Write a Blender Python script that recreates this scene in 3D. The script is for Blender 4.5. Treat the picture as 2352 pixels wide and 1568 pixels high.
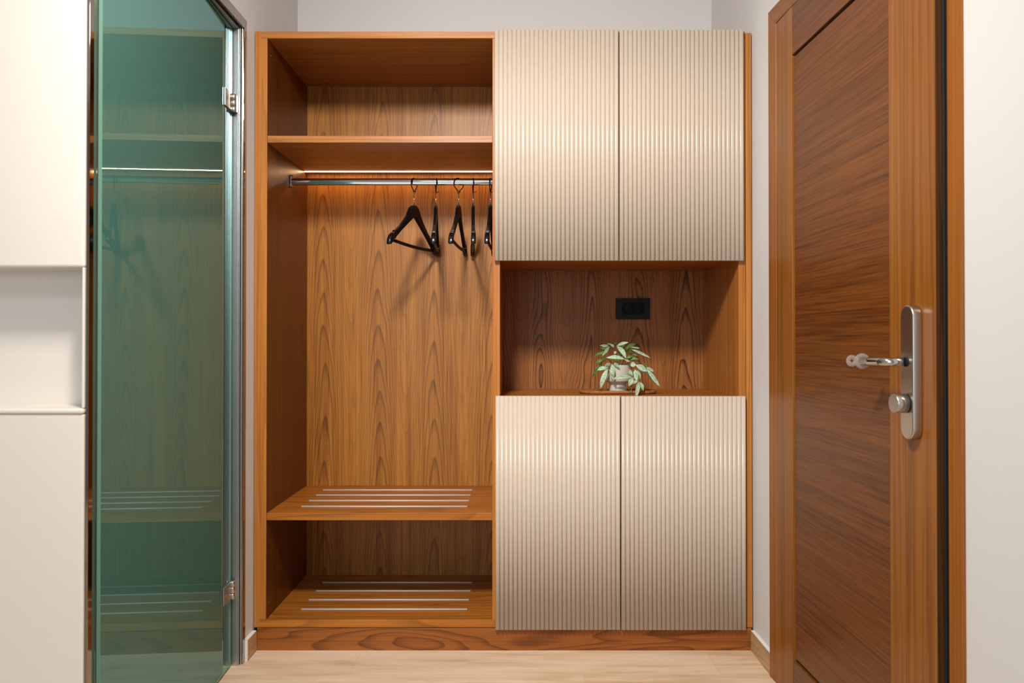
import bpy, bmesh, math, random
from mathutils import Vector, Matrix

for o in list(bpy.data.objects):
    bpy.data.objects.remove(o)
SC = bpy.context.scene
COL = SC.collection
PI = math.pi
random.seed(7)

# ------------------------------------------------------------------ camera
CAM_H = 1.096
cd = bpy.data.cameras.new('camera')
cd.sensor_fit = 'HORIZONTAL'
cd.sensor_width = 36.0
cd.lens = 36.0 * 1800 / 2352
cd.shift_x = -11 / 2352
cd.shift_y = -15 / 2352
cd.clip_start = 0.02
cam = bpy.data.objects.new('camera', cd)
COL.objects.link(cam)
cam.location = (0, 0, CAM_H)
cam.rotation_euler = (PI / 2 + 0.0078, 0, 0)
cd.dof.use_dof = True
cd.dof.focus_distance = 2.85
cd.dof.aperture_fstop = 4.5
SC.camera = cam

# ------------------------------------------------------------------ world, lights, exposure
w = bpy.data.worlds.new('world')
SC.world = w
w.use_nodes = True
w.node_tree.nodes['Background'].inputs['Color'].default_value = (0.9, 0.95, 1.0, 1)
w.node_tree.nodes['Background'].inputs['Strength'].default_value = 0.0

SC.view_settings.view_transform = 'Standard'
SC.view_settings.look = 'None'
SC.view_settings.gamma = 1
SC.view_settings.use_curve_mapping = False
SC.view_settings.exposure = 0.18


def area(name, loc, target, sx, sy, power, col, spread=PI):
    l = bpy.data.lights.new(name, 'AREA')
    l.shape = 'RECTANGLE'
    l.size = sx
    l.size_y = sy
    l.energy = power
    l.color = col
    l.spread = spread
    o = bpy.data.objects.new(name, l)
    COL.objects.link(o)
    o.location = loc
    d = Vector(target) - Vector(loc)
    o.rotation_euler = d.to_track_quat('-Z', 'Y').to_euler()
    return o


# ceiling lamp of the corridor, in front of the wardrobe and a little to the left
area('unseen_overhead_light', (-0.30, 0.92, 2.52), (0.08, 2.8, 0.75), 0.24, 0.24, 30, (1.0, 0.93, 0.85), math.radians(130))
# daylight from the room's window behind the camera
area('window_light', (-1.5, -2.5, 1.25), (-0.2, 3, 0.9), 2.2, 1.8, 44, (0.74, 0.87, 1.0))
# added overhead fill light, farther back in the room, no known lamp
area('unseen_overhead_light', (-0.5, -0.4, 2.56), (-0.5, -0.4, 0), 0.5, 0.5, 14, (0.88, 0.95, 1.0))

# ------------------------------------------------------------------ node helpers


def new_mat(name):
    m = bpy.data.materials.new(name)
    m.use_nodes = True
    nt = m.node_tree
    b = nt.nodes['Principled BSDF']
    return m, nt, b


def srgb(r, g, b):
    def f(c):
        c /= 255
        return c / 12.92 if c <= 0.04045 else ((c + 0.055) / 1.055) ** 2.4
    return (f(r), f(g), f(b), 1)


def math_node(nt, op, a, b=None, clamp=False):
    n = nt.nodes.new('ShaderNodeMath')
    n.operation = op
    n.use_clamp = clamp
    for i, v in enumerate((a, b)):
        if v is None:
            continue
        if isinstance(v, (int, float)):
            n.inputs[i].default_value = v
        else:
            nt.links.new(v, n.inputs[i])
    return n.outputs[0]


def mix_col(nt, fac, a, b, mode='MIX'):
    n = nt.nodes.new('ShaderNodeMix')
    n.data_type = 'RGBA'
    n.blend_type = mode
    for key, v in ((0, fac), (6, a), (7, b)):
        if isinstance(v, (int, float)):
            n.inputs[key].default_value = v
        elif isinstance(v, tuple):
            n.inputs[key].default_value = v
        else:
            nt.links.new(v, n.inputs[key])
    return n.outputs[2]


def noise(nt, vec, scale=1.0, detail=2.0, rough=0.5, dist=0.0):
    n = nt.nodes.new('ShaderNodeTexNoise')
    n.inputs['Scale'].default_value = scale
    n.inputs['Detail'].default_value = detail
    n.inputs['Roughness'].default_value = rough
    n.inputs['Distortion'].default_value = dist
    nt.links.new(vec, n.inputs['Vector'])
    return n.outputs['Fac']


def mapping(nt, vec, scale, loc=(0, 0, 0)):
    n = nt.nodes.new('ShaderNodeMapping')
    n.inputs['Scale'].default_value = scale
    n.inputs['Location'].default_value = loc
    nt.links.new(vec, n.inputs['Vector'])
    return n.outputs[0]


def ramp(nt, fac, stops):
    n = nt.nodes.new('ShaderNodeValToRGB')
    e = n.color_ramp.elements
    while len(e) < len(stops):
        e.new(0.5)
    for el, (p, c) in zip(e, stops):
        el.position = p
        el.color = c if isinstance(c, tuple) else (c, c, c, 1)
    nt.links.new(fac, n.inputs[0])
    return n.outputs['Color']


def wood(name, axis, light, mid, dark, across=4.0, along=0.55, bands=9.0, strength=0.8,
         fibre=0.5, rough=0.38, seed=0.0, distort=0.25, spec=0.3, sharp=0.55, leaf=None):
    """Veneer: nested cathedral rings (contours of a stretched noise) and fine fibres along the axis."""
    m, nt, b = new_mat(name)
    light, mid, dark = [(c[0], c[1] * 1.045, c[2] * 0.80, 1) for c in (light, mid, dark)]
    tc = nt.nodes.new('ShaderNodeTexCoord').outputs['Object']

    def sc(a, l):
        return {'x': (l, a, a), 'y': (a, l, a), 'z': (a, a, l)}[axis]
    off = (seed * 1.7, seed * 2.3, seed * 3.1)
    n1 = noise(nt, mapping(nt, tc, sc(across, along), off), 1, 1.0, 0.4, distort)
    wob = noise(nt, mapping(nt, tc, sc(40, 5), off), 1, 2, 0.6)
    v = math_node(nt, 'ADD', math_node(nt, 'MULTIPLY', n1, bands), math_node(nt, 'MULTIPLY', wob, 0.18))
    if leaf:
        # flat-sawn veneer leaves, book-matched: nested arches down the middle of each leaf
        period, curv, rise, x0 = leaf
        sep = nt.nodes.new('ShaderNodeSeparateXYZ')
        nt.links.new(tc, sep.inputs[0])
        sway = noise(nt, mapping(nt, tc, (1.5, 1, 1.1), off), 1, 1, 0.5)
        xs = math_node(nt, 'ADD', sep.outputs['X'], math_node(nt, 'MULTIPLY', sway, 0.08))
        sway2 = noise(nt, mapping(nt, tc, (6, 1, 5), off), 1, 1, 0.5)
        xs = math_node(nt, 'ADD', xs, math_node(nt, 'MULTIPLY', math_node(nt, 'SUBTRACT', sway2, 0.5), 0.022))
        cs = math_node(nt, 'COSINE', math_node(nt, 'MULTIPLY', math_node(nt, 'ADD', xs, x0), PI / period))
        amp = math_node(nt, 'ADD', math_node(nt, 'MULTIPLY', noise(nt, mapping(nt, tc, (1.6, 1, 0.5), off), 1, 1, 0.5), curv), curv * 0.5)
        q = math_node(nt, 'MULTIPLY', cs, amp)
        q = math_node(nt, 'ADD', q, math_node(nt, 'MULTIPLY', sep.outputs['Z'], rise))
        v = math_node(nt, 'ADD', v, q)
        mod = math_node(nt, 'ADD', math_node(nt, 'MULTIPLY', cs, 0.55), 0.55, clamp=True)
    fr = math_node(nt, 'FRACT', v)
    line = ramp(nt, fr, [(0.0, 0.0), (sharp, 0.05), (0.86, 0.75), (0.93, 1.0), (1.0, 0.0)])
    fib = noise(nt, mapping(nt, tc, sc(330, 4.5), off), 1, 3, 0.65)
    fib2 = noise(nt, mapping(nt, tc, sc(45, 0.8), off), 1, 2, 0.5)
    tone = noise(nt, mapping(nt, tc, sc(7, 0.6), off), 1, 2, 0.5)
    f = math_node(nt, 'ADD', math_node(nt, 'MULTIPLY', math_node(nt, 'SUBTRACT', fib, 0.5), fibre * 2.6),
                  math_node(nt, 'MULTIPLY', math_node(nt, 'SUBTRACT', fib2, 0.5), 1.3))
    pin = noise(nt, mapping(nt, tc, sc(150, 0.5), off), 1, 1, 0.5)
    f = math_node(nt, 'ADD', f, math_node(nt, 'MULTIPLY', math_node(nt, 'SUBTRACT', pin, 0.5), 1.1))
    f = math_node(nt, 'ADD', f, math_node(nt, 'MULTIPLY', tone, 0.9))
    f = math_node(nt, 'SUBTRACT', f, 0.0, clamp=True)
    c = mix_col(nt, f, light, mid)
    lf = math_node(nt, 'MULTIPLY', line, math_node(nt, 'MULTIPLY', math_node(nt, 'ADD', fib, 0.35), strength), clamp=True)
    if leaf:
        lf = math_node(nt, 'MULTIPLY', lf, math_node(nt, 'ADD', math_node(nt, 'MULTIPLY', mod, 0.75), 0.25))
    c = mix_col(nt, lf, c, dark)
    nt.links.new(c, b.inputs['Base Color'])
    b.inputs['Roughness'].default_value = rough
    b.inputs['Specular IOR Level'].default_value = spec
    bp = nt.nodes.new('ShaderNodeBump')
    bp.inputs['Strength'].default_value = 0.12
    bp.inputs['Distance'].default_value = 0.0008
    nt.links.new(fib, bp.inputs['Height'])
    nt.links.new(bp.outputs[0], b.inputs['Normal'])
    return m


def plain(name, col, rough=0.5, metal=0.0, spec=0.5, var=0.0, bump=0.0, bscale=60):
    m, nt, b = new_mat(name)
    tc = nt.nodes.new('ShaderNodeTexCoord').outputs['Object']
    n = noise(nt, mapping(nt, tc, (1, 1, 1)), bscale, 3, 0.6)
    d = tuple(max(0, c * (1 - var)) for c in col[:3]) + (1,)
    nt.links.new(mix_col(nt, n, col, d), b.inputs['Base Color'])
    b.inputs['Roughness'].default_value = rough
    b.inputs['Metallic'].default_value = metal
    b.inputs['Specular IOR Level'].default_value = spec
    if bump:
        bp = nt.nodes.new('ShaderNodeBump')
        bp.inputs['Strength'].default_value = bump
        bp.inputs['Distance'].default_value = 0.001
        nt.links.new(n, bp.inputs['Height'])
        nt.links.new(bp.outputs[0], b.inputs['Normal'])
    return m


def brushed(name, col, rough, axis='z'):
    m, nt, b = new_mat(name)
    tc = nt.nodes.new('ShaderNodeTexCoord').outputs['Object']
    s = {'x': (8, 600, 600), 'y': (600, 8, 600), 'z': (600, 600, 8)}[axis]
    n = noise(nt, mapping(nt, tc, s), 1, 2, 0.6)
    nt.links.new(mix_col(nt, n, col, tuple(c * 0.86 for c in col[:3]) + (1,)), b.inputs['Base Color'])
    b.inputs['Metallic'].default_value = 1
    nt.links.new(math_node(nt, 'ADD', math_node(nt, 'MULTIPLY', n, 0.12), rough - 0.06), b.inputs['Roughness'])
    return m


# ------------------------------------------------------------------ materials
WL, WM, WD = srgb(186, 122, 58), srgb(138, 82, 34), srgb(70, 36, 13)
M = {}
M['oak_back'] = wood('oak_back', 'z', WL, WM, WD, across=4.0, along=0.8, bands=4.0, strength=0.7, fibre=0.8, seed=3, sharp=0.6, distort=0.6, leaf=(0.1185, -3.4, 6.0, 0.774))
M['oak_niche'] = wood('oak_niche', 'z', srgb(166, 106, 62), srgb(134, 80, 44), srgb(50, 27, 14), across=9.0, along=2.0,
                      bands=4.5, strength=1.1, fibre=0.8, seed=8, sharp=0.6, distort=1.0, leaf=(0.10, -2.6, 6.5, 0.05))
M['oak_side_shaded'] = wood('oak_side_shaded', 'z', srgb(112, 60, 22), srgb(88, 43, 14), srgb(58, 26, 8), across=7, along=0.3, bands=6,
                     strength=0.35, seed=5)  # same oak, darkened to carry the shade on the inner left panel
M['oak_edge'] = wood('oak_edge', 'z', srgb(184, 118, 58), srgb(158, 92, 41), srgb(104, 55, 22), across=22, along=0.5, bands=4,
                     strength=0.4, fibre=0.8, seed=11)
M['oak_edge_x'] = wood('oak_edge_x', 'x', srgb(180, 116, 62), srgb(150, 88, 43), srgb(90, 48, 21), across=30, along=0.8,
                       bands=4, strength=0.5, fibre=0.9, seed=2)
M['oak_shelf'] = wood('oak_shelf', 'x', srgb(184, 112, 48), srgb(152, 86, 33), srgb(90, 48, 17), across=9, along=1.1, bands=7,
                      strength=0.5, fibre=0.6, seed=4)
M['oak_plinth'] = wood('oak_plinth', 'x', srgb(160, 94, 46), srgb(136, 72, 33), srgb(70, 34, 13), across=11, along=1.7, bands=9,
                       strength=0.75, seed=6)
M['door_stile'] = wood('door_stile', 'z', srgb(148, 90, 40), srgb(120, 66, 26), srgb(72, 36, 13), across=26, along=0.25, bands=5,
                       strength=0.5, fibre=0.7, rough=0.3, seed=9)
M['door_panel'] = wood('door_panel', 'y', srgb(118, 66, 30), srgb(86, 44, 18), srgb(44, 21, 8), across=55, along=1.3, bands=4,
                       strength=0.26, fibre=1.3, rough=0.34, seed=13, distort=0.4)
M['casing'] = wood('casing', 'z', srgb(160, 96, 44), srgb(134, 74, 31), srgb(84, 42, 16), across=20, along=0.25, bands=4,
                   strength=0.35, fibre=0.5, rough=0.32, seed=15)
M['casing_head'] = wood('casing_head', 'y', srgb(148, 90, 40), srgb(120, 66, 26), srgb(72, 36, 13), across=20, along=0.25,
                        bands=4, strength=0.35, fibre=0.5, rough=0.32, seed=16)
M['baseboard'] = wood('baseboard', 'y', srgb(196, 160, 138), srgb(172, 136, 112), srgb(132, 98, 76), across=25, along=2, bands=5,
                      strength=0.5, seed=17)
M['tray'] = wood('tray', 'x', srgb(170, 112, 70), srgb(140, 86, 50), srgb(80, 44, 24), across=40, along=4, bands=4, strength=0.6,
                 seed=19)
M['door_edge_shaded'] = wood('door_edge_shaded', 'z', srgb(78, 48, 24), srgb(62, 36, 17), srgb(40, 22, 10), across=40, seed=21)  # leaf edge wood, darkened to stand in for the shade on it
M['wall'] = plain('wall', srgb(214, 213, 213), 0.75, var=0.02, bump=0.05, bscale=90, spec=0.3)
M['ceiling'] = plain('ceiling', srgb(238, 236, 232), 0.8, var=0.02, bscale=40)
M['cream'] = plain('cream', srgb(199, 185, 169), 0.34, var=0.015, bscale=30, spec=0.45)
M['white'] = plain('white', srgb(218, 210, 200), 0.4, var=0.01, bscale=20)
M['caulk'] = plain('caulk', srgb(232, 230, 228), 0.5, var=0.03)
M['chrome'] = plain('chrome', (0.52, 0.51, 0.49, 1), 0.09, 1, var=0.02)
M['polished'] = plain('polished', (0.36, 0.31, 0.27, 1), 0.05, 1, var=0.05, bscale=4)
M['alu'] = brushed('alu', (0.62, 0.64, 0.65, 1), 0.38)
M['steel'] = brushed('steel', (0.56, 0.53, 0.50, 1), 0.3)
M['strip'] = plain('strip', srgb(206, 200, 196), 0.5, 0.0, var=0.03)
M['black'] = plain('black', (0.004, 0.004, 0.005, 1), 0.42, var=0.2, spec=0.16)
M['black_gloss'] = plain('black_gloss', (0.005, 0.005, 0.006, 1), 0.22, var=0.2, spec=0.6)
M['dark_metal'] = plain('dark_metal', (0.05, 0.05, 0.05, 1), 0.25, 1, var=0.2)
M['socket'] = plain('socket', (0.008, 0.009, 0.011, 1), 0.5, var=0.1, spec=0.25)
M['rubber'] = plain('rubber', (0.004, 0.004, 0.004, 1), 0.7)
M['pot'] = plain('pot', srgb(196, 192, 180), 0.35, var=0.06, bscale=25, spec=0.5)
M['soil'] = plain('soil', srgb(60, 44, 30), 0.9, var=0.6, bump=0.8, bscale=200)
M['stem'] = plain('stem', srgb(128, 92, 40), 0.6, var=0.3)


def led_material():
    m, nt, b = new_mat('led')
    b.inputs['Base Color'].default_value = (1, 0.9, 0.75, 1)
    b.inputs['Emission Color'].default_value = (1.0, 0.60, 0.30, 1)
    b.inputs['Emission Strength'].default_value = 32
    return m


M['led'] = led_material()


def glass_material():
    m, nt, b = new_mat('tinted_glass')
    nt.nodes.remove(b)
    out = nt.nodes['Material Output']
    t = nt.nodes.new('ShaderNodeBsdfTransparent')
    t.inputs[0].default_value = (0.80, 0.93, 0.88, 1)
    g = nt.nodes.new('ShaderNodeBsdfGlossy')
    g.inputs['Roughness'].default_value = 0.0
    g.inputs['Color'].default_value = (0.62, 0.90, 0.98, 1)
    fr = nt.nodes.new('ShaderNodeFresnel')
    fr.inputs['IOR'].default_value = 2.15
    geo = nt.nodes.new('ShaderNodeNewGeometry')
    front = math_node(nt, 'SUBTRACT', 1.0, geo.outputs['Backfacing'])
    fac = math_node(nt, 'MULTIPLY', fr.outputs[0], front)
    mx = nt.nodes.new('ShaderNodeMixShader')
    nt.links.new(fac, mx.inputs[0])
    nt.links.new(t.outputs[0], mx.inputs[1])
    nt.links.new(g.outputs[0], mx.inputs[2])
    nt.links.new(mx.outputs[0], out.inputs[0])
    return m


M['glass'] = glass_material()
M['glass_edge'] = plain('glass_edge', srgb(96, 138, 116), 0.2)
M['film'] = plain('film', srgb(128, 154, 158), 0.9, var=0.05, bscale=3, spec=0.0)


def clear_plastic():
    m, nt, b = new_mat('clear_plastic')
    b.inputs['Base Color'].default_value = (0.95, 0.90, 0.85, 1)
    b.inputs['Roughness'].default_value = 0.12
    b.inputs['IOR'].default_value = 1.45
    b.inputs['Transmission Weight'].default_value = 0.85
    return m


M['clear'] = clear_plastic()


def leaf_material(name, pale, green, f0):
    m, nt, b = new_mat(name)
    tc = nt.nodes.new('ShaderNodeTexCoord').outputs['Object']
    n = noise(nt, mapping(nt, tc, (1, 1, 1)), 130, 4, 0.7)
    n2 = noise(nt, mapping(nt, tc, (1, 1, 1), (3, 1, 2)), 420, 2, 0.6)
    f = math_node(nt, 'ADD', math_node(nt, 'MULTIPLY', n, 0.7), math_node(nt, 'MULTIPLY', n2, 0.3))
    f = ramp(nt, f, [(0.38 + f0, 0.0), (0.62 + f0, 1.0)])
    nt.links.new(mix_col(nt, f, green, pale), b.inputs['Base Color'])
    b.inputs['Roughness'].default_value = 0.5
    b.inputs['Subsurface Weight'].default_value = 0.05
    return m


M['leaf_pale'] = leaf_material('leaf_pale', srgb(178, 200, 172), srgb(92, 134, 76), -0.06)
M['leaf_green'] = leaf_material('leaf_green', srgb(96, 140, 62), srgb(44, 88, 30), 0.0)


def floor_material():
    m, nt, b = new_mat('floor_planks')
    tc = nt.nodes.new('ShaderNodeTexCoord').outputs['Object']
    br = nt.nodes.new('ShaderNodeTexBrick')
    br.offset = 0.37
    br.inputs['Scale'].default_value = 1.0
    br.inputs['Brick Width'].default_value = 1.22
    br.inputs['Row Height'].default_value = 0.18
    br.inputs['Mortar Size'].default_value = 0.0009
    br.inputs['Mortar Smooth'].default_value = 0.1
    br.inputs['Color1'].default_value = (0.35, 0.35, 0.35, 1)
    br.inputs['Color2'].default_value = (0.65, 0.65, 0.65, 1)
    br.inputs['Mortar'].default_value = (0, 0, 0, 1)
    nt.links.new(mapping(nt, tc, (1, 1, 1), (0.55, 0.115, 0)), br.inputs['Vector'])
    g = noise(nt, mapping(nt, tc, (3.2, 26, 1)), 1, 3, 0.6, 0.6)
    g2 = noise(nt, mapping(nt, tc, (14, 240, 1)), 1, 3, 0.7)
    g3 = noise(nt, mapping(nt, tc, (1.2, 7, 1)), 1, 2, 0.5)
    f = math_node(nt, 'ADD', math_node(nt, 'MULTIPLY', g, 0.8), math_node(nt, 'MULTIPLY', g2, 0.35))
    f = math_node(nt, 'ADD', f, math_node(nt, 'MULTIPLY', g3, 0.5))
    f = math_node(nt, 'ADD', f, math_node(nt, 'MULTIPLY', math_node(nt, 'SUBTRACT', br.outputs['Color'], 0.5), 0.55))
    c = ramp(nt, f, [(0.42, srgb(240, 219, 194)), (0.78, srgb(224, 197, 167)), (1.1, srgb(202, 170, 137))])
    c = mix_col(nt, math_node(nt, 'MULTIPLY', br.outputs['Fac'], 0.35), c, srgb(120, 90, 60))
    nt.links.new(c, b.inputs['Base Color'])
    b.inputs['Roughness'].default_value = 0.45
    b.inputs['Specular IOR Level'].default_value = 0.35
    return m


M['floor'] = floor_material()

# ------------------------------------------------------------------ mesh helpers


def box(bm, x0, x1, y0, y1, z0, z1, bev=0.0, seg=2):
    r = bmesh.ops.create_cube(bm, size=1.0)
    vs = r['verts']
    for v in vs:
        v.co = Vector(((x0 + x1) / 2 + v.co.x * (x1 - x0), (y0 + y1) / 2 + v.co.y * (y1 - y0), (z0 + z1) / 2 + v.co.z * (z1 - z0)))
    if bev:
        es = list({e for v in vs for e in v.link_edges})
        bmesh.ops.bevel(bm, geom=es, offset=bev, segments=seg, profile=0.5, affect='EDGES')


def poly_prism(bm, pts, off, bev=0.0, seg=2):
    """pts: 3D polygon, extruded by the vector off."""
    a = [bm.verts.new(p) for p in pts]
    off = Vector(off)
    b = [bm.verts.new(Vector(p) + off) for p in pts]
    n = len(pts)
    fs = [bm.faces.new(a), bm.faces.new(b[::-1])]
    for i in range(n):
        j = (i + 1) % n
        fs.append(bm.faces.new((a[j], a[i], b[i], b[j])))
    bmesh.ops.recalc_face_normals(bm, faces=fs)
    if bev:
        es = list({e for f in fs[:2] for e in f.edges})
        bmesh.ops.bevel(bm, geom=es, offset=bev, segments=seg, profile=0.5, affect='EDGES')


def plan(bm, pts, z0, z1, bev=0.0):
    poly_prism(bm, [(x, y, z0) for x, y in pts], (0, 0, z1 - z0), bev)


def tube(bm, path, r, seg=12, closed=False, caps=True, rx=None):
    """round tube along a 3D path; r may be a list."""
    P = [Vector(p) for p in path]
    n = len(P)
    rings = []
    up = None
    for i in range(n):
        if closed:
            t = P[(i + 1) % n] - P[i - 1]
        else:
            t = P[min(i + 1, n - 1)] - P[max(i - 1, 0)]
        t.normalize()
        if up is None:
            up = Vector((0, 0, 1)) if abs(t.z) < 0.9 else Vector((0, 1, 0))
        s = t.cross(up)
        if s.length < 1e-6:
            s = t.orthogonal()
        s.normalize()
        u = s.cross(t).normalized()
        up = u
        rr = r[i] if isinstance(r, (list, tuple)) else r
        rings.append([bm.verts.new(P[i] + s * math.cos(a) * (rx or rr) + u * math.sin(a) * rr)
                      for a in [2 * PI * k / seg for k in range(seg)]])
    m = n if closed else n - 1
    for i in range(m):
        A, B = rings[i], rings[(i + 1) % n]
        for k in range(seg):
            l = (k + 1) % seg
            f = bm.faces.new((A[k], A[l], B[l], B[k]))
            f.smooth = True
    if caps and not closed:
        bm.faces.new(rings[0])
        bm.faces.new(rings[-1][::-1])


def lathe(bm, prof, seg=48, axis='z', c=(0, 0, 0), caps=True):
    c = Vector(c)
    rings = []
    for r, h in prof:
        ring = []
        for k in range(seg):
            a = 2 * PI * k / seg
            p = (r * math.cos(a), r * math.sin(a), h) if axis == 'z' else (
                (h, r * math.cos(a), r * math.sin(a)) if axis == 'x' else (r * math.cos(a), h, r * math.sin(a)))
            ring.append(bm.verts.new(c + Vector(p)))
        rings.append(ring)
    for A, B in zip(rings, rings[1:]):
        for k in range(seg):
            l = (k + 1) % seg
            f = bm.faces.new((A[k], A[l], B[l], B[k]))
            f.smooth = True
    if caps:
        bm.faces.new(rings[0][::-1])
        bm.faces.new(rings[-1])


def wm(o):
    return (wm(o.parent) if o.parent else Matrix.Identity(4)) @ o.matrix_basis


def obj(name, bm, mat, parent=None, local=False, auto=True):
    bmesh.ops.recalc_face_normals(bm, faces=bm.faces[:])
    me = bpy.data.meshes.new(name)
    o = bpy.data.objects.new(name, me)
    COL.objects.link(o)
    if parent:
        o.parent = parent
        if not local:
            bm.transform(wm(parent).inverted())
    bm.to_mesh(me)
    bm.free()
    for mt in (mat if isinstance(mat, (list, tuple)) else [mat]):
        me.materials.append(mt)
    return o


def mk(fn, *a, **k):
    bm = bmesh.new()
    fn(bm, *a, **k)
    return bm


def thing(name, label, cat, loc, rz=0.0, group=None, structure=False):
    o = bpy.data.objects.new(name, None)
    o.empty_display_size = 0.05
    COL.objects.link(o)
    o.location = loc
    o.rotation_euler = (0, 0, rz)
    tag(o, label, cat, group)
    if structure:
        o['kind'] = 'structure'
    return o


def tag(o, label, cat, group=None):
    o['label'] = label
    o['category'] = cat
    if group:
        o['group'] = group


def struct(name, bm, m, parent=None):
    o = obj(name, bm, m, parent)
    if not parent:
        o['kind'] = 'structure'
    return o


# ------------------------------------------------------------------ setting
CZ = 2.70
struct('floor', mk(box, -3.2, 1.25, -2.8, 3.45, -0.05, 0.0), M['floor'])
struct('ceiling', mk(box, -3.2, 1.25, -2.8, 3.45, CZ, CZ + 0.05), M['ceiling'])
struct('wall_back', mk(box, -1.05, 0.95, 3.340, 3.44, 0, CZ), M['wall'])
struct('wall_front', mk(box, -3.2, 1.25, -2.8, -2.7, 0, CZ), M['wall'])

bm = bmesh.new()                                   # left wall: beyond the glass door and above it
box(bm, -1.05, -0.937, 2.682, 3.340, 0, CZ)
box(bm, -1.05, -0.937, 1.930, 2.682, 2.190, CZ)
struct('wall_left', bm, M['wall'])
struct('wall_bathroom', mk(box, -1.62, -1.52, 1.93, 3.44, 0, CZ), M['wall'])
struct('wall_far_left', mk(box, -3.3, -3.2, -2.8, 1.70, 0, CZ), M['wall'])

# right wall: a short stretch beside the wardrobe, the door opening, the stretch towards the camera
bm = bmesh.new()
plan(bm, [(0.832, 3.340), (0.841, 2.79), (0.846, 2.532), (1.05, 2.532), (1.05, 3.340)], 0, CZ)
plan(bm, [(0.893, 1.585), (0.935, 0.70), (1.00, -2.70), (1.2, -2.70), (1.2, 1.585)], 0, CZ)
plan(bm, [(0.846, 2.532), (0.893, 1.585), (1.05, 1.585), (1.05, 2.532)], 2.160, CZ)
struct('wall_right', bm, M['wall'])


# baseboards (oak-look face, white sealant on top and at the cut end)
bb = struct('baseboard_left', mk(box, -0.934, -0.921, 2.694, 2.784, 0, 0.070), M['baseboard'])
bm = bmesh.new()
box(bm, -0.937, -0.922, 2.690, 2.7835, 0.070, 0.0725, 0.001)
box(bm, -0.937, -0.9215, 2.689, 2.694, 0, 0.0725, 0.001)
obj('sealant', bm, M['caulk'], bb)
bb = struct('baseboard_right', mk(plan, [(0.838, 2.784), (0.844, 2.577), (0.831, 2.577), (0.829, 2.784)], 0, 0.070), M['baseboard'])
obj('sealant', mk(plan, [(0.841, 2.784), (0.8465, 2.577), (0.832, 2.577), (0.830, 2.784)], 0.070, 0.0725), M['caulk'], bb)

# ------------------------------------------------------------------ wardrobe
YF, YB = 2.790, 3.324
wd = thing('wardrobe', 'built-in stained oak wardrobe with open hanging bay and ribbed cream doors against the back wall', 'wardrobe', (0, YF, 0))


def wpart(name, mat, *a, bev=0.0012, parent=None):
    return obj(name, mk(box, *a, bev), M[mat], parent or wd)


wpart('filler_strip', 'oak_edge', -0.934, -0.9135, YF, 2.83, 0.0795, 2.202)
wpart('side_panel', 'oak_side_shaded', -0.9135, -0.890, YF + 0.0004, YB, 0.108, 2.1765)
wpart('side_panel_edge', 'oak_edge', -0.9132, -0.8902, YF - 0.0006, YF + 0.001, 0.108, 2.176, bev=0.0003)
wpart('top_panel', 'oak_edge_x', -0.9135, 0.815, YF, YB, 2.1765, 2.201)
wpart('bottom_panel', 'oak_shelf', -0.9135, 0.815, YF, YB, 0.0795, 0.107)
bottom = wd.children[-1]
wpart('plinth', 'oak_plinth', -0.921, 0.833, YF - 0.004, 2.81, 0, 0.078)
wpart('divider', 'oak_edge', -0.0870, -0.0600, YF, YB, 0.107, 2.1765)
wpart('side_panel', 'oak_edge', 0.790, 0.815, YF, YB, 0.107, 2.1765)
wpart('filler_strip', 'oak_edge', 0.8165, 0.8370, YF, 2.83, 0.0795, 2.196)
wpart('shelf', 'oak_edge_x', -0.890, -0.087, YF + 0.002, YB, 1.804, 1.829)
bench = wpart('bench_shelf', 'oak_shelf', -0.890, -0.087, YF + 0.002, YB, 0.459, 0.485)
wpart('back_panel', 'oak_back', -0.890, -0.087, YB, YB + 0.012, 0.107, 2.1765, bev=0)
wpart('niche_back_panel', 'oak_niche', -0.060, 0.790, YB, YB + 0.012, 0.107, 2.1765, bev=0)
wpart('niche_top', 'oak_shelf', -0.060, 0.790, YF, YB, 1.393, 1.418)
wpart('niche_floor', 'oak_shelf', -0.060, 0.790, YF, YB, 0.868, 0.893)

for y in (3.216, 3.109, 3.002, 2.896):
    for par, z in ((bench, 0.485), (bottom, 0.107)):
        bm = bmesh.new()
        tube(bm, [(-0.794, y, z + 0.0008), (-0.183, y, z + 0.0008)], 0.0034, 10, rx=0.0036)
        obj('metal_strip', bm, M['strip'], par)


def fluted(bm, x0, x1, z0, z1, yf, yb, n=28, depth=0.0052):
    pitch = (x1 - x0) / n
    prof = []
    for i in range(n):
        cx = x0 + pitch * (i + 0.5)
        hw = pitch * 0.475
        for k in range(11):
            a = PI * (1 - k / 10)
            prof.append((cx + hw * math.cos(a), yf + depth - depth * math.sin(a) ** 0.85))
        if i < n - 1:
            gx = x0 + pitch * (i + 1)
            prof.append((gx, yf + depth + 0.0004))
    prof = [(x0, yb)] + prof + [(x1, yb)]
    a = [bm.verts.new((x, y, z0)) for x, y in prof]
    b = [bm.verts.new((x, y, z1)) for x, y in prof]
    m = len(prof)
    for i in range(m):
        j = (i + 1) % m
        f = bm.faces.new((a[i], a[j], b[j], b[i]))
        f.smooth = 1 < i < m - 2
    bm.faces.new(a)
    bm.faces.new(b)


for (x0, x1, z0, z1) in ((-0.0790, 0.3612, 1.381, 2.199), (0.3642, 0.8042, 1.381, 2.198),
                         (-0.0755, 0.3655, 0.0795, 0.902), (0.3690, 0.8090, 0.079, 0.901)):
    obj('fluted_door', mk(fluted, x0, x1, z0, z1, YF - 0.023, YF - 0.001), M['cream'], wd)

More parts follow.
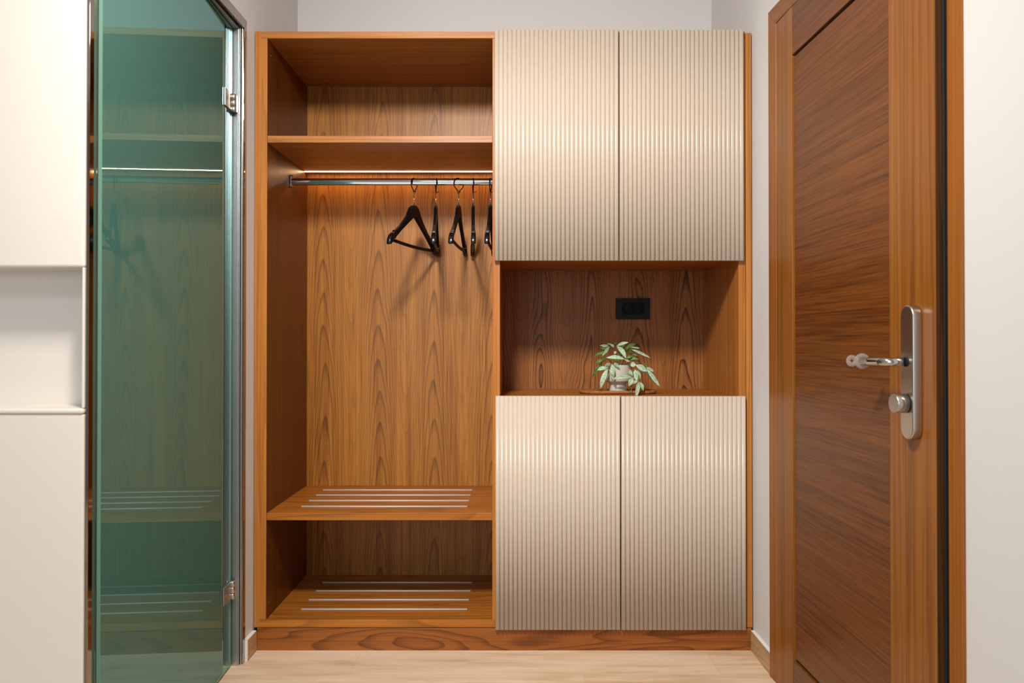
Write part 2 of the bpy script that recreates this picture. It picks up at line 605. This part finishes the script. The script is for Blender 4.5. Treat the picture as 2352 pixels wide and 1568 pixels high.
# clothes rail and led strip
RY, RZ = 3.078, 1.722
bm = bmesh.new()
ring = []
for X in (-0.889, -0.0875):
    ring.append([bm.verts.new((X, RY + 0.0075 * math.cos(a), RZ + math.copysign(0.0063, math.sin(a)) + 0.0075 * math.sin(a)))
                 for a in [2 * PI * (k + 0.5) / 32 for k in range(32)]])
for k in range(32):
    l = (k + 1) % 32
    bm.faces.new((ring[0][k], ring[0][l], ring[1][l], ring[1][k])).smooth = True
rail = obj('clothes_rail', bm, M['chrome'], wd)
bm = bmesh.new()
box(bm, -0.890, -0.884, RY - 0.012, RY + 0.012, RZ - 0.020, RZ + 0.024, 0.002)
box(bm, -0.890, -0.880, RY - 0.004, RY + 0.004, RZ + 0.018, RZ + 0.027, 0.001)
obj('rail_bracket', bm, M['chrome'], rail)
bm = bmesh.new()
box(bm, -0.093, -0.087, RY - 0.012, RY + 0.012, RZ - 0.020, RZ + 0.024, 0.002)
obj('rail_bracket', bm, M['chrome'], rail)
obj('led_strip', mk(box, -0.888, -0.089, 3.266, 3.275, 1.8030, 1.804), M['led'], wd)

# small holes with shelf pins on the left side panel
for (y, z) in ((2.83, 2.128), (2.86, 2.122), (2.82, 0.16)):
    bm = bmesh.new()
    lathe(bm, [(0.0025, 0), (0.0025, 0.002)], 12, 'x', (-0.890, y, z))
    obj('shelf_pin', bm, M['chrome'], wd)

# ------------------------------------------------------------------ hangers
TOPC = [(0, 0), (0.012, -0.001), (0.026, -0.005), (0.040, -0.015), (0.052, -0.031), (0.066, -0.049), (0.088, -0.067),
        (0.125, -0.096), (0.165, -0.119), (0.195, -0.137)]
BOTC = [(0.193, -0.163), (0.160, -0.143), (0.120, -0.116), (0.080, -0.092), (0.040, -0.068), (0.012, -0.052), (0, -0.048)]


def make_hanger():
    h = thing('clothes_hanger', '-', 'clothes hanger', (0, 0, 0), 0, 'black hangers on the clothes rail')
    half = TOPC + BOTC
    out = [(s, z) for s, z in half] + [(-s, z) for s, z in reversed(half) if s > 1e-6]
    bm = bmesh.new()
    poly_prism(bm, [(-0.0065, s, z) for s, z in out], (0.013, 0, 0), 0.0035, 3)
    obj('shoulder', bm, M['black'], h)
    for sg in (-1, 1):
        bm = bmesh.new()
        c = [(0.184, -0.129), (0.198, -0.135), (0.210, -0.145), (0.219, -0.158), (0.2225, -0.172), (0.220, -0.180), (0.208, -0.178),
             (0.196, -0.170), (0.184, -0.160)]
        poly_prism(bm, [(-0.009, sg * s, z) for s, z in c], (0.018, 0, 0), 0.0055, 4)
        for f in bm.faces:
            f.smooth = True
        obj('tip_cap', bm, M['black_gloss'], h)
        bm = bmesh.new()
        c = [(0.172, -0.1205), (0.1755, -0.1225), (0.174, -0.153), (0.1705, -0.151)]
        poly_prism(bm, [(-0.0070, sg * s, z) for s, z in c], (0.0140, 0, 0), 0.0006, 1)
        obj('notch_band', bm, M['black_gloss'], h)
    bm = bmesh.new()
    pts = [(0, -0.200 + 0.40 * i / 8, -0.159 - 0.006 * math.sin(PI * i / 8)) for i in range(9)]
    tube(bm, pts, 0.0064, 10, rx=0.0055)
    obj('crossbar', bm, M['black'], h)
    bm = bmesh.new()
    tube(bm, [(0, 0, -0.01), (0, 0, 0.050)], 0.0018, 10)
    lathe(bm, [(0.0030, 0.046), (0.0045, 0.049), (0.0030, 0.053)], 12)
    obj('stem', bm, M['chrome'], h)
    # security ring that closes round the rail, with its slotted foot
    R = 0.0228
    zc = 0.083
    bm = bmesh.new()
    pts = []
    for k in range(29):
        a = math.radians(-62) + math.radians(304) * k / 28
        pts.append((0, R * math.cos(a), zc + R * math.sin(a)))
    pts = [(0, 0.0035, 0.0545)] + pts + [(0, -0.0035, 0.0545)]
    tube(bm, pts, 0.0021, 8)
    tube(bm, [(0, 0.0075, 0.0535), (0, 0.004, 0.0495), (0, -0.004, 0.0495), (0, -0.0075, 0.0535)], 0.0017, 8)
    tube(bm, [(-0.001, 0, 0.0495), (0.006, -0.004, 0.0500), (0.012, -0.006, 0.0535)], 0.0013, 8)
    obj('security_ring', bm, M['dark_metal'], h)
    return h


hang = make_hanger()
near = 'near end swung'
spots = [(-0.404, math.radians(-17.5), -22, 'black wooden hanger turned widest on the rail, farthest left of the row'),
         (-0.318, math.radians(3.5), 12, 'narrow-looking black hanger just right of the wide-turned one'),
         (-0.229, math.radians(-3.4), -50, 'black hanger at mid row whose dark round security ring faces forward'),
         (-0.172, math.radians(3.6), 8, 'black hanger seen fully edge-on, beside the last one on the right'),
         (-0.1035, math.radians(-1.6), -8, 'black hanger half hidden behind the edge of the ribbed cream door')]
for i, (x, a, ra, lab) in enumerate(spots):
    if i == 0:
        h = hang
        kids = list(hang.children)
    else:
        h = hang.copy()
        COL.objects.link(h)
        kids = []
        for ch in hang.children:
            c = ch.copy()
            COL.objects.link(c)
            c.parent = h
            kids.append(c)
    h.location = (x, RY, 1.6305)
    h.rotation_euler = (0, 0, a)
    h['label'] = lab
    for c in kids:
        if c.name.startswith('security_ring'):
            c.rotation_euler = (0, 0, math.radians(ra) - a)

# ------------------------------------------------------------------ socket in the niche
so = thing('power_socket', 'black double power socket on the back of the open niche, above the plant', 'power socket', (0.491, YB, 1.19))
YS = YB
bm = bmesh.new()
x0, x1, z0, z1 = 0.4195, 0.5635, 1.1885, 1.2775
ix0, ix1, iz0, iz1 = 0.4465, 0.5375, 1.2085, 1.2605
for a in ((x0, ix0, z0, z1), (ix1, x1, z0, z1), (ix0, ix1, z0, iz0), (ix0, ix1, iz1, z1)):
    box(bm, a[0], a[1], YS - 0.009, YS, a[2], a[3])
obj('frame_plate', bm, M['socket'], so)
for k in range(2):
    cx = ix0 + (ix1 - ix0) * (0.25 + 0.5 * k)
    cz = (iz0 + iz1) / 2
    bm = bmesh.new()
    box(bm, cx - 0.0222, cx + 0.0222, YS - 0.0075, YS - 0.001, iz0 + 0.001, iz1 - 0.001, 0.001)
    # round cup with a rim
    lathe(bm, [(0.0205, -0.0110), (0.0205, -0.0075), (0.0190, -0.0075)], 36, 'y', (cx, YS, cz), caps=False)
    lathe(bm, [(0.0205, -0.0110), (0.0188, -0.0110), (0.0185, -0.0076)], 36, 'y', (cx, YS, cz), caps=False)
    s = obj('socket_module', bm, M['black'], so)
    bm = bmesh.new()
    for sx in (-0.0095, 0.0095):
        lathe(bm, [(0.0026, -0.0079), (0.0026, -0.0074)], 14, 'y', (cx + sx, YS, cz))
    obj('pin_hole', bm, M['rubber'], s)
    for cs in (-0.0155, 0.0155):
        obj('earth_clip', mk(box, cx - 0.0015, cx + 0.0015, YS - 0.0092, YS - 0.0075, cz + cs - 0.0025, cz + cs + 0.0025, 0.0004),
            M['dark_metal'], s)

# ------------------------------------------------------------------ tray and plant
NZ = 0.893
bm = bmesh.new()


def stadium(x0, x1, y0, y1, r, n=8):
    pts = []
    for cx, cy, a0 in ((x1 - r, y1 - r, 0), (x0 + r, y1 - r, 90), (x0 + r, y0 + r, 180), (x1 - r, y0 + r, 270)):
        for k in range(n + 1):
            a = math.radians(a0 + 90 * k / n)
            pts.append((cx + r * math.cos(a), cy + r * math.sin(a)))
    return pts


def rings(bm, loops):
    L = [[bm.verts.new(p) for p in lp] for lp in loops]
    for A, B in zip(L, L[1:]):
        n = len(A)
        for k in range(n):
            l = (k + 1) % n
            bm.faces.new((A[k], A[l], B[l], B[k])).smooth = True
    bm.faces.new(L[0][::-1])
    bm.faces.new(L[-1])


def st(ins, z):
    return [(x, y, z) for x, y in stadium(0.2420 + ins, 0.5420 - ins, 2.975 + ins, 3.125 - ins, 0.0745 - ins)]


rings(bm, [st(0.006, NZ), st(0.001, NZ + 0.004), st(0.0, NZ + 0.009), st(0.002, NZ + 0.0135), st(0.006, NZ + 0.0140),
           st(0.010, NZ + 0.010), st(0.014, NZ + 0.008)])
tr = obj('wooden_tray', bm, M['tray'])
tag(tr, 'oval wooden tray under the potted plant on the niche floor', 'tray')

PX, PY, PZ = 0.392, 3.045, NZ + 0.008
pp = thing('potted_plant', 'trailing plant with pale green leaves in a footed grey ceramic pot on the tray', 'plant', (PX, PY, PZ))
bm = bmesh.new()
lathe(bm, [(0.0360, 0), (0.0372, 0.003), (0.0350, 0.012), (0.0325, 0.022), (0.0318, 0.029), (0.0335, 0.0315), (0.0420, 0.0360),
           (0.0500, 0.0400), (0.0520, 0.0440), (0.0525, 0.0560), (0.0525, 0.0980), (0.0520, 0.1020), (0.0508, 0.1035),
           (0.0490, 0.1020), (0.0486, 0.0900)], 64, 'z', (PX, PY, PZ))
obj('pot', bm, M['pot'], pp)
bm = bmesh.new()
lathe(bm, [(0.0487, 0.088), (0.0480, 0.090), (0.030, 0.093), (0.004, 0.094)], 32, 'z', (PX, PY, PZ))
obj('soil', bm, M['soil'], pp)

U = 0.000346          # metres per step of the sprig chart below (x to the right, down from the top)


def P(zx, zy, d=0.0):
    return Vector((PX + (zx - 690) * U, PY - d, PZ + (1262 - zy) * U))


LEAVES = [  # base, tip, width, depth of base and tip towards the room, pale?
    (590, 762, 480, 745, 24, .01, .03, 1), (592, 758, 490, 870, 32, .02, .05, 1), (668, 755, 795, 712, 28, .02, .04, 1),
    (668, 752, 758, 892, 46, .03, .07, 1), (700, 716, 636, 724, 18, -.01, .0, 0), (770, 792, 902, 728, 34, 0, -.02, 0),
    (840, 768, 928, 778, 18, .0, .02, 1), (838, 790, 1045, 887, 26, .01, .03, 1), (582, 822, 425, 876, 26, -.01, -.03, 0),
    (540, 884, 752, 900, 38, .05, .06, 1), (545, 892, 425, 945, 28, .03, .04, 0), (512, 928, 388, 1106, 30, .02, .03, 0),
    (790, 905, 925, 902, 28, .01, .02, 0), (768, 896, 852, 868, 28, .02, .02, 0), (600, 948, 518, 985, 40, .05, .06, 1),
    (625, 945, 682, 978, 34, .055, .07, 1), (558, 992, 442, 1018, 38, .06, .065, 1), (558, 1000, 470, 1220, 48, .065, .08, 1),
    (606, 950, 612, 1125, 44, .06, .075, 1), (570, 1008, 624, 1092, 30, .07, .08, 1), (806, 962, 868, 958, 50, .055, .06, 1),
    (868, 962, 986, 1032, 52, .06, .07, 1), (985, 990, 1074, 1036, 28, .05, .05, 1), (985, 1005, 1128, 1202, 38, .06, .075, 1),
    (858, 1012, 872, 1138, 52, .065, .075, 1), (890, 1015, 908, 1142, 34, .05, .06, 1), (915, 1002, 968, 1055, 44, .045, .05, 1),
    (828, 1096, 598, 1112, 38, .075, .085, 1), (828, 1096, 778, 1192, 46, .08, .085, 1), (796, 1010, 828, 1088, 40, .055, .06, 1),
    (890, 1140, 834, 1322, 38, .085, .13, 1), (890, 1140, 938, 1242, 40, .08, .09, 1), (885, 1132, 826, 1162, 28, .075, .085, 1),
    (742, 900, 800, 925, 22, .06, .065, 1), (660, 812, 640, 842, 24, .03, .03, 1), (602, 792, 492, 776, 22, -.01, -.01, 0),
    (700, 835, 755, 800, 24, 0, .01, 0), (655, 860, 735, 870, 30, 0, .02, 0), (760, 812, 860, 822, 22, -.01, .0, 0),
    (640, 900, 710, 930, 28, .01, .03, 0), (700, 770, 770, 750, 26, -.02, .0, 0), (560, 745, 620, 728, 20, -.01, .0, 0),
    (780, 830, 820, 760, 30, -.02, -.02, 0), (560, 960, 545, 1010, 26, .055, .06, 0), (990, 1030, 1040, 1120, 22, .05, .05, 0),
    (850, 850, 905, 862, 16, .0, .01, 0), (560, 830, 600, 790, 20, -.02, -.01, 0), (975, 940, 990, 1010, 20, .03, .05, 0),
    (620, 1090, 612, 1150, 18, .07, .075, 1), (650, 770, 600, 735, 24, .01, .02, 1)]


def leaf(bm, b, t, w, mi, rnd):
    ax = t - b
    L = ax.length
    ax.normalize()
    side = ax.cross(Vector((0, -1, 0)))
    if side.length < 1e-3:
        side = Vector((1, 0, 0))
    side.normalize()
    side = (Matrix.Rotation(math.radians(rnd.uniform(-30, 30)), 3, ax) @ side)
    nrm = side.cross(ax).normalized()
    if nrm.y > 0:
        nrm = -nrm
    n = 9
    prof = [0.10, 0.42, 0.76, 0.95, 1.0, 0.95, 0.78, 0.48, 0.06]
    rows = []
    for i in range(n):
        u = i / (n - 1)
        c = b + ax * (L * u) + nrm * (0.10 * L * math.sin(PI * u)) + Vector((0, 0, 0.05 * L * math.sin(PI * u)))
        hw = w * 0.5 * prof[i]
        row = []
        for s in (-1, -0.5, 0, 0.5, 1):
            wav = 0.06 * w * math.sin(7 * u + s * 2)
            row.append(bm.verts.new(c + side * hw * s - nrm * (hw * 0.30 * (1 - abs(s)) - wav * abs(s))))
        rows.append(row)
    for A, B in zip(rows, rows[1:]):
        for k in range(4):
            f = bm.faces.new((A[k], A[k + 1], B[k + 1], B[k]))
            f.smooth = True
            f.material_index = mi


rnd = random.Random(4)
bm = bmesh.new()
for (bx, bz, tx, tz, wd_, d0, d1, pale) in LEAVES:
    leaf(bm, P(bx, bz, d0), P(tx, tz, d1), wd_ * U * 1.22, 0 if pale else 1, rnd)
fo = obj('foliage', bm, [M['leaf_pale'], M['leaf_green']], pp)
md = fo.modifiers.new('thickness', 'SOLIDIFY')
md.thickness = 0.0005


def curve_pts(pts, n=6):
    out = []
    for i in range(len(pts) - 1):
        p0 = pts[max(i - 1, 0)]
        p1, p2 = pts[i], pts[i + 1]
        p3 = pts[min(i + 2, len(pts) - 1)]
        for k in range(n):
            t = k / n
            out.append(0.5 * ((2 * p1) + (p2 - p0) * t + (2 * p0 - 5 * p1 + 4 * p2 - p3) * t * t + (3 * p1 - p0 - 3 * p2 + p3) * t ** 3))
    out.append(pts[-1])
    return out


bm = bmesh.new()
for st_ in ([(660, 985, 0), (630, 860, .01), (592, 760, .02)], [(680, 985, .01), (670, 860, .02), (667, 754, .025)],
            [(720, 985, 0), (790, 860, 0), (840, 780, .0)], [(700, 985, 0), (730, 860, 0), (770, 792, 0)],
            [(650, 985, .02), (590, 920, .04), (542, 888, .05)], [(710, 985, .02), (745, 930, .05), (750, 900, .06)],
            [(640, 985, .02), (570, 920, .02), (512, 930, .02)], [(650, 985, .03), (615, 935, .055), (604, 952, .06)],
            [(604, 952, .06), (575, 965, .06), (558, 998, .065)], [(740, 985, .02), (790, 935, .05), (810, 962, .058)],
            [(740, 985, .02), (850, 930, .05), (925, 960, .055), (985, 998, .055)], [(720, 985, 0), (760, 905, .01), (800, 902, .01)],
            [(790, 985, .05), (815, 1010, .06), (860, 1010, .065)], [(815, 1010, .06), (835, 1060, .07), (828, 1096, .078)],
            [(870, 1010, .06), (895, 1080, .07), (890, 1140, .083)],
            [(810, 1190, .075), (812, 1260, .09), (808, 1300, .10), (790, 1318, .12)],
            [(795, 1200, .07), (778, 1220, .08), (795, 1240, .085), (808, 1215, .08), (795, 1200, .075)],
            [(890, 1240, .085), (912, 1250, .09), (905, 1275, .095), (880, 1278, .095), (872, 1265, .095)],
            [(890, 1140, .083), (905, 1200, .088), (880, 1270, .095)]):
    tube(bm, curve_pts([P(a, b_, c_) for a, b_, c_ in st_]), 0.0011, 6)
obj('stem', bm, M['stem'], pp)

# ------------------------------------------------------------------ wooden door on the right
LT = 0.040
DW = 0.893
d2 = thing('door_2', 'dark brown veneered wooden door with steel handle, on the right', 'door', (0.832, 2.510, 0), 0.035, structure=True)
S1, S2 = -0.131, -0.708          # inner edges of the stiles
PT, PB = 1.966, 0.131


def dpart(name, mat, *a, bev=0.0015, parent=None):
    return obj(name, mk(box, *a, bev), M[mat], parent or d2, local=True)


dpart('stile', 'door_stile', 0, LT, S1, -0.001, 0.006, 2.114)
dpart('stile', 'door_stile', 0, LT, -DW, S2, 0.006, 2.114, bev=0.002)
dpart('rail', 'door_panel', 0.0012, LT, S2, S1, PT, 2.114, bev=0.0012)
dpart('rail', 'door_panel', 0.0012, LT, S2, S1, 0.006, PB, bev=0.0012)
pn = dpart('panel', 'door_panel', 0.0045, LT - 0.004, S2, S1 - 0.008, PB + 0.008, PT - 0.008)
bm = bmesh.new()
box(bm, 0.012, 0.030, S1 - 0.009, S1, PB, PT)
box(bm, 0.012, 0.030, S2, S1, PT - 0.009, PT)
box(bm, 0.012, 0.030, S2, S1, PB, PB + 0.009)
obj('groove', bm, M['rubber'], d2, local=True)
dpart('edge_shade_strip', 'door_edge_shaded', 0.0025, 0.0165, -DW - 0.0012, -DW, 0.008, 2.112, bev=0.0004)  # thin sheet on the lock edge, its shade put into the colour
dpart('dark_gap_strip', 'rubber', 0.0165, 0.0300, -DW - 0.005, -DW, 0.006, 2.112)  # added black strip, stands in for the shadowed gap beside the casing

# handle set
HY0, HY1 = -0.848, -0.795        # backplate
HZ0, HZ1 = 0.884, 1.174
bm = bmesh.new()
rad = (HY1 - HY0) / 2 - 0.0005
pts = []
for cz, a0 in ((HZ1 - rad, 0), (HZ0 + rad, 180)):
    for k in range(17):
        a = math.radians(a0 + 180 * k / 16)
        pts.append((0.0, (HY0 + HY1) / 2 + rad * math.cos(a), cz + rad * math.sin(a)))
poly_prism(bm, pts, (-0.0215, 0, 0), 0.0035, 4)
for f in bm.faces:
    f.smooth = len(f.verts) == 4
dh = obj('door_handle', bm, M['steel'], d2, local=True)
hc = (HY0 + HY1) / 2 + 0.003
bm = bmesh.new()
lathe(bm, [(0.0105, -0.0240), (0.0105, -0.0215)], 32, 'x', (0, hc, 1.051))
obj('rosette', bm, M['rubber'], dh, local=True)
bm = bmesh.new()
path = [Vector((-0.0245, hc, 1.051)), Vector((-0.045, hc, 1.051))]
Rb = 0.022
for k in range(1, 9):
    a = PI / 2 * k / 8
    path.append(Vector((-0.045 - Rb * math.sin(a), hc + Rb * (1 - math.cos(a)), 1.051)))
path += [Vector((-0.067, hc + 0.06, 1.0505)), Vector((-0.066, hc + 0.115, 1.050))]
tube(bm, path, 0.0095, 24)
obj('lever', bm, M['chrome'], dh, local=True)
bm = bmesh.new()
ex = -0.066
for yy, hx in ((hc + 0.105, ex),):
    ringp = [(hx + 0.0125 * math.cos(a), yy, 1.050 + 0.0125 * math.sin(a)) for a in [2 * PI * k / 24 for k in range(24)]]
    tube(bm, ringp, 0.0018, 8, closed=True, rx=0.006)
ringp = [(ex - 0.018 + 0.0085 * math.cos(a), hc + 0.118, 1.0505 + 0.0085 * math.sin(a)) for a in [2 * PI * k / 24 for k in range(24)]]
tube(bm, ringp, 0.0022, 8, closed=True, rx=0.005)
c = obj('lever_bumper', bm, M['clear'], dh, local=True)
c['label'] = 'clear plastic bumper ring'
bm = bmesh.new()
lathe(bm, [(0.0195, -0.0495), (0.0207, -0.0485), (0.0210, -0.0240)], 40, 'x', (0, hc, 0.962))
tt = obj('thumb_turn', bm, M['steel'], dh, local=True)
bm = bmesh.new()
lathe(bm, [(0.0200, -0.0240), (0.0200, -0.0215)], 40, 'x', (0, hc, 0.962))
obj('collar', bm, M['rubber'], tt, local=True)


# frame and casing round the wooden door
def cas(y):
    return 0.828 + 0.058 * (2.575 - y)


def slab(bm, pts, th=0.016, bev=0.0015):
    poly_prism(bm, [(cas(y), y, z) for y, z in pts], (th, 0, 0), bev)


cas_root = thing('trim_2', 'brown wooden casing around the right-hand door', 'door frame', (0.85, 2.54, 0), structure=True)
Y0, Y1, Y2, Y3 = 2.575, 2.512, 1.610, 1.563
ZO, ZI = 2.177, 2.117
obj('casing', mk(slab, [(Y0, 0), (Y1, 0), (Y1, ZI), (Y0, ZO)]), M['casing'], cas_root)
obj('casing', mk(slab, [(Y2, 0), (Y3, 0), (Y3, ZO), (Y2, ZI)], bev=0.004), M['casing'], cas_root)
obj('casing', mk(slab, [(Y1, ZI), (Y2, ZI), (Y3, ZO), (Y0, ZO)]), M['casing_head'], cas_root)
bm = bmesh.new()
plan(bm, [(0.8755, 2.512), (0.8755, 2.530), (1.0, 2.530), (1.0, 2.512)], 0, 2.150)
obj('jamb', bm, M['casing'], cas_root)
bm = bmesh.new()
plan(bm, [(0.906, 1.588), (0.906, 1.606), (1.0, 1.606), (1.0, 1.588)], 0, 2.150)
obj('jamb', bm, M['casing'], cas_root)
obj('jamb', mk(plan, [(0.915, 2.512), (0.915, 1.606), (1.0, 1.606), (1.0, 2.512)], 2.120, 2.150), M['casing_head'], cas_root)

# ------------------------------------------------------------------ glass door on the left
g = thing('door_1', 'green tinted glass door with frosted film and steel hinges, on the left', 'door', (-0.962, 2.642, 0), 0.0456, structure=True)
GW = 0.906
bm = bmesh.new()
box(bm, -0.0065, 0.0, -GW, 0.0, 0.006, 2.152)
for f in bm.faces:
    if abs(f.normal.x) < 0.5:
        f.material_index = 1
pane = obj('glass_pane', bm, [M['glass'], M['glass_edge']], g, local=True)
obj('frosted_film', mk(box, -0.0085, -0.0072, -GW + 0.001, -0.058, 0.008, 2.150), M['film'], g, local=True)
for zc in (1.8975, 0.262):
    bm = bmesh.new()
    box(bm, 0.0003, 0.0052, -0.086, -0.014, zc - 0.029, zc + 0.029, 0.001)
    hp = obj('hinge', bm, M['steel'], g, local=True)
    bm = bmesh.new()
    for a, b_ in ((-0.030, -0.0115), (-0.0105, 0.0105), (0.0115, 0.030)):
        lathe(bm, [(0.0072, a), (0.0085, a + 0.001), (0.0085, b_ - 0.001), (0.0072, b_)], 24, 'z', (0.008, -0.008, zc))
    obj('hinge_barrel', bm, M['steel'], hp, local=True)
    bm = bmesh.new()
    for yy in (-0.064, -0.026):
        lathe(bm, [(0.0045, 0.0053), (0.0045, 0.0060), (0.0022, 0.0062)], 20, 'x', (0, yy, zc))
    obj('screw', bm, M['chrome'], hp, local=True)
    bm = bmesh.new()
    box(bm, 0.008, 0.0155, -0.001, 0.0095, zc - 0.028, zc + 0.028, 0.001)
    obj('hinge_flange', bm, M['steel'], hp, local=True)

fr = thing('trim_1', 'narrow polished metal frame around the glass door', 'door frame', (-0.94, 2.66, 0), structure=True)
bm = bmesh.new()
box(bm, -1.040, -0.9445, 2.654, 2.680, 0, 2.188, 0.001)
obj('jamb', bm, M['alu'], fr)
bm = bmesh.new()
box(bm, -0.9440, -0.9400, 2.656, 2.664, 0, 2.170, 0.0006)
box(bm, -0.9375, -0.9345, 2.6625, 2.6680, 0, 2.175, 0.0006)
obj('rebate_lip', bm, M['alu'], fr)
bm = bmesh.new()
box(bm, -0.9435, -0.9400, 2.664, 2.668, 0, 2.168)
obj('dark_gap_strip', bm, M['rubber'], fr)
X0, X1 = -0.9365, -0.9300


def arch(bm, pts):
    poly_prism(bm, [(X0, y, z) for y, z in pts], (X1 - X0, 0, 0), 0.001)


A0, A1, A2, A3 = 2.692, 2.668, 1.745, 1.703
obj('architrave', mk(arch, [(A0, 0), (A1, 0), (A1, 2.163), (A0, 2.198)]), M['polished'], fr)
obj('architrave', mk(arch, [(A2, 0), (A3, 0), (A3, 2.198), (A2, 2.163)]), M['polished'], fr)
obj('architrave', mk(arch, [(A1, 2.163), (A2, 2.163), (A3, 2.198), (A0, 2.198)]), M['polished'], fr)
obj('jamb', mk(box, -1.040, -0.9445, 1.94, 2.652, 2.158, 2.188, 0.001), M['alu'], fr)

# ------------------------------------------------------------------ white built-in unit at the left edge
un = thing('built_in_unit', 'white built-in unit with a recessed open niche beside the glass door, at the left edge', 'built-in unit', (-1.6, 1.705, 0))
UX0, UX1 = -3.0, -0.9385
NB, NT = 0.950, 1.2560
bm = bmesh.new()
box(bm, UX0, UX1, 1.700, 1.925, 0, NB - 0.012, 0.004, 3)
obj('lower_body', bm, M['white'], un)
bm = bmesh.new()
box(bm, UX0, UX1, 1.700, 1.925, NT, CZ, 0.006, 3)
obj('upper_body', bm, M['white'], un)
bm = bmesh.new()
box(bm, UX0, UX1 + 0.0005, 1.6965, 1.925, NB - 0.012, NB, 0.005, 4)
obj('ledge', bm, M['white'], un)
obj('back_panel', mk(box, UX0, UX1 - 0.006, 1.800, 1.925, NB, NT), M['white'], un)
obj('end_panel', mk(box, UX1 - 0.006, UX1, 1.701, 1.925, NB, NT, 0.002, 2), M['white'], un)
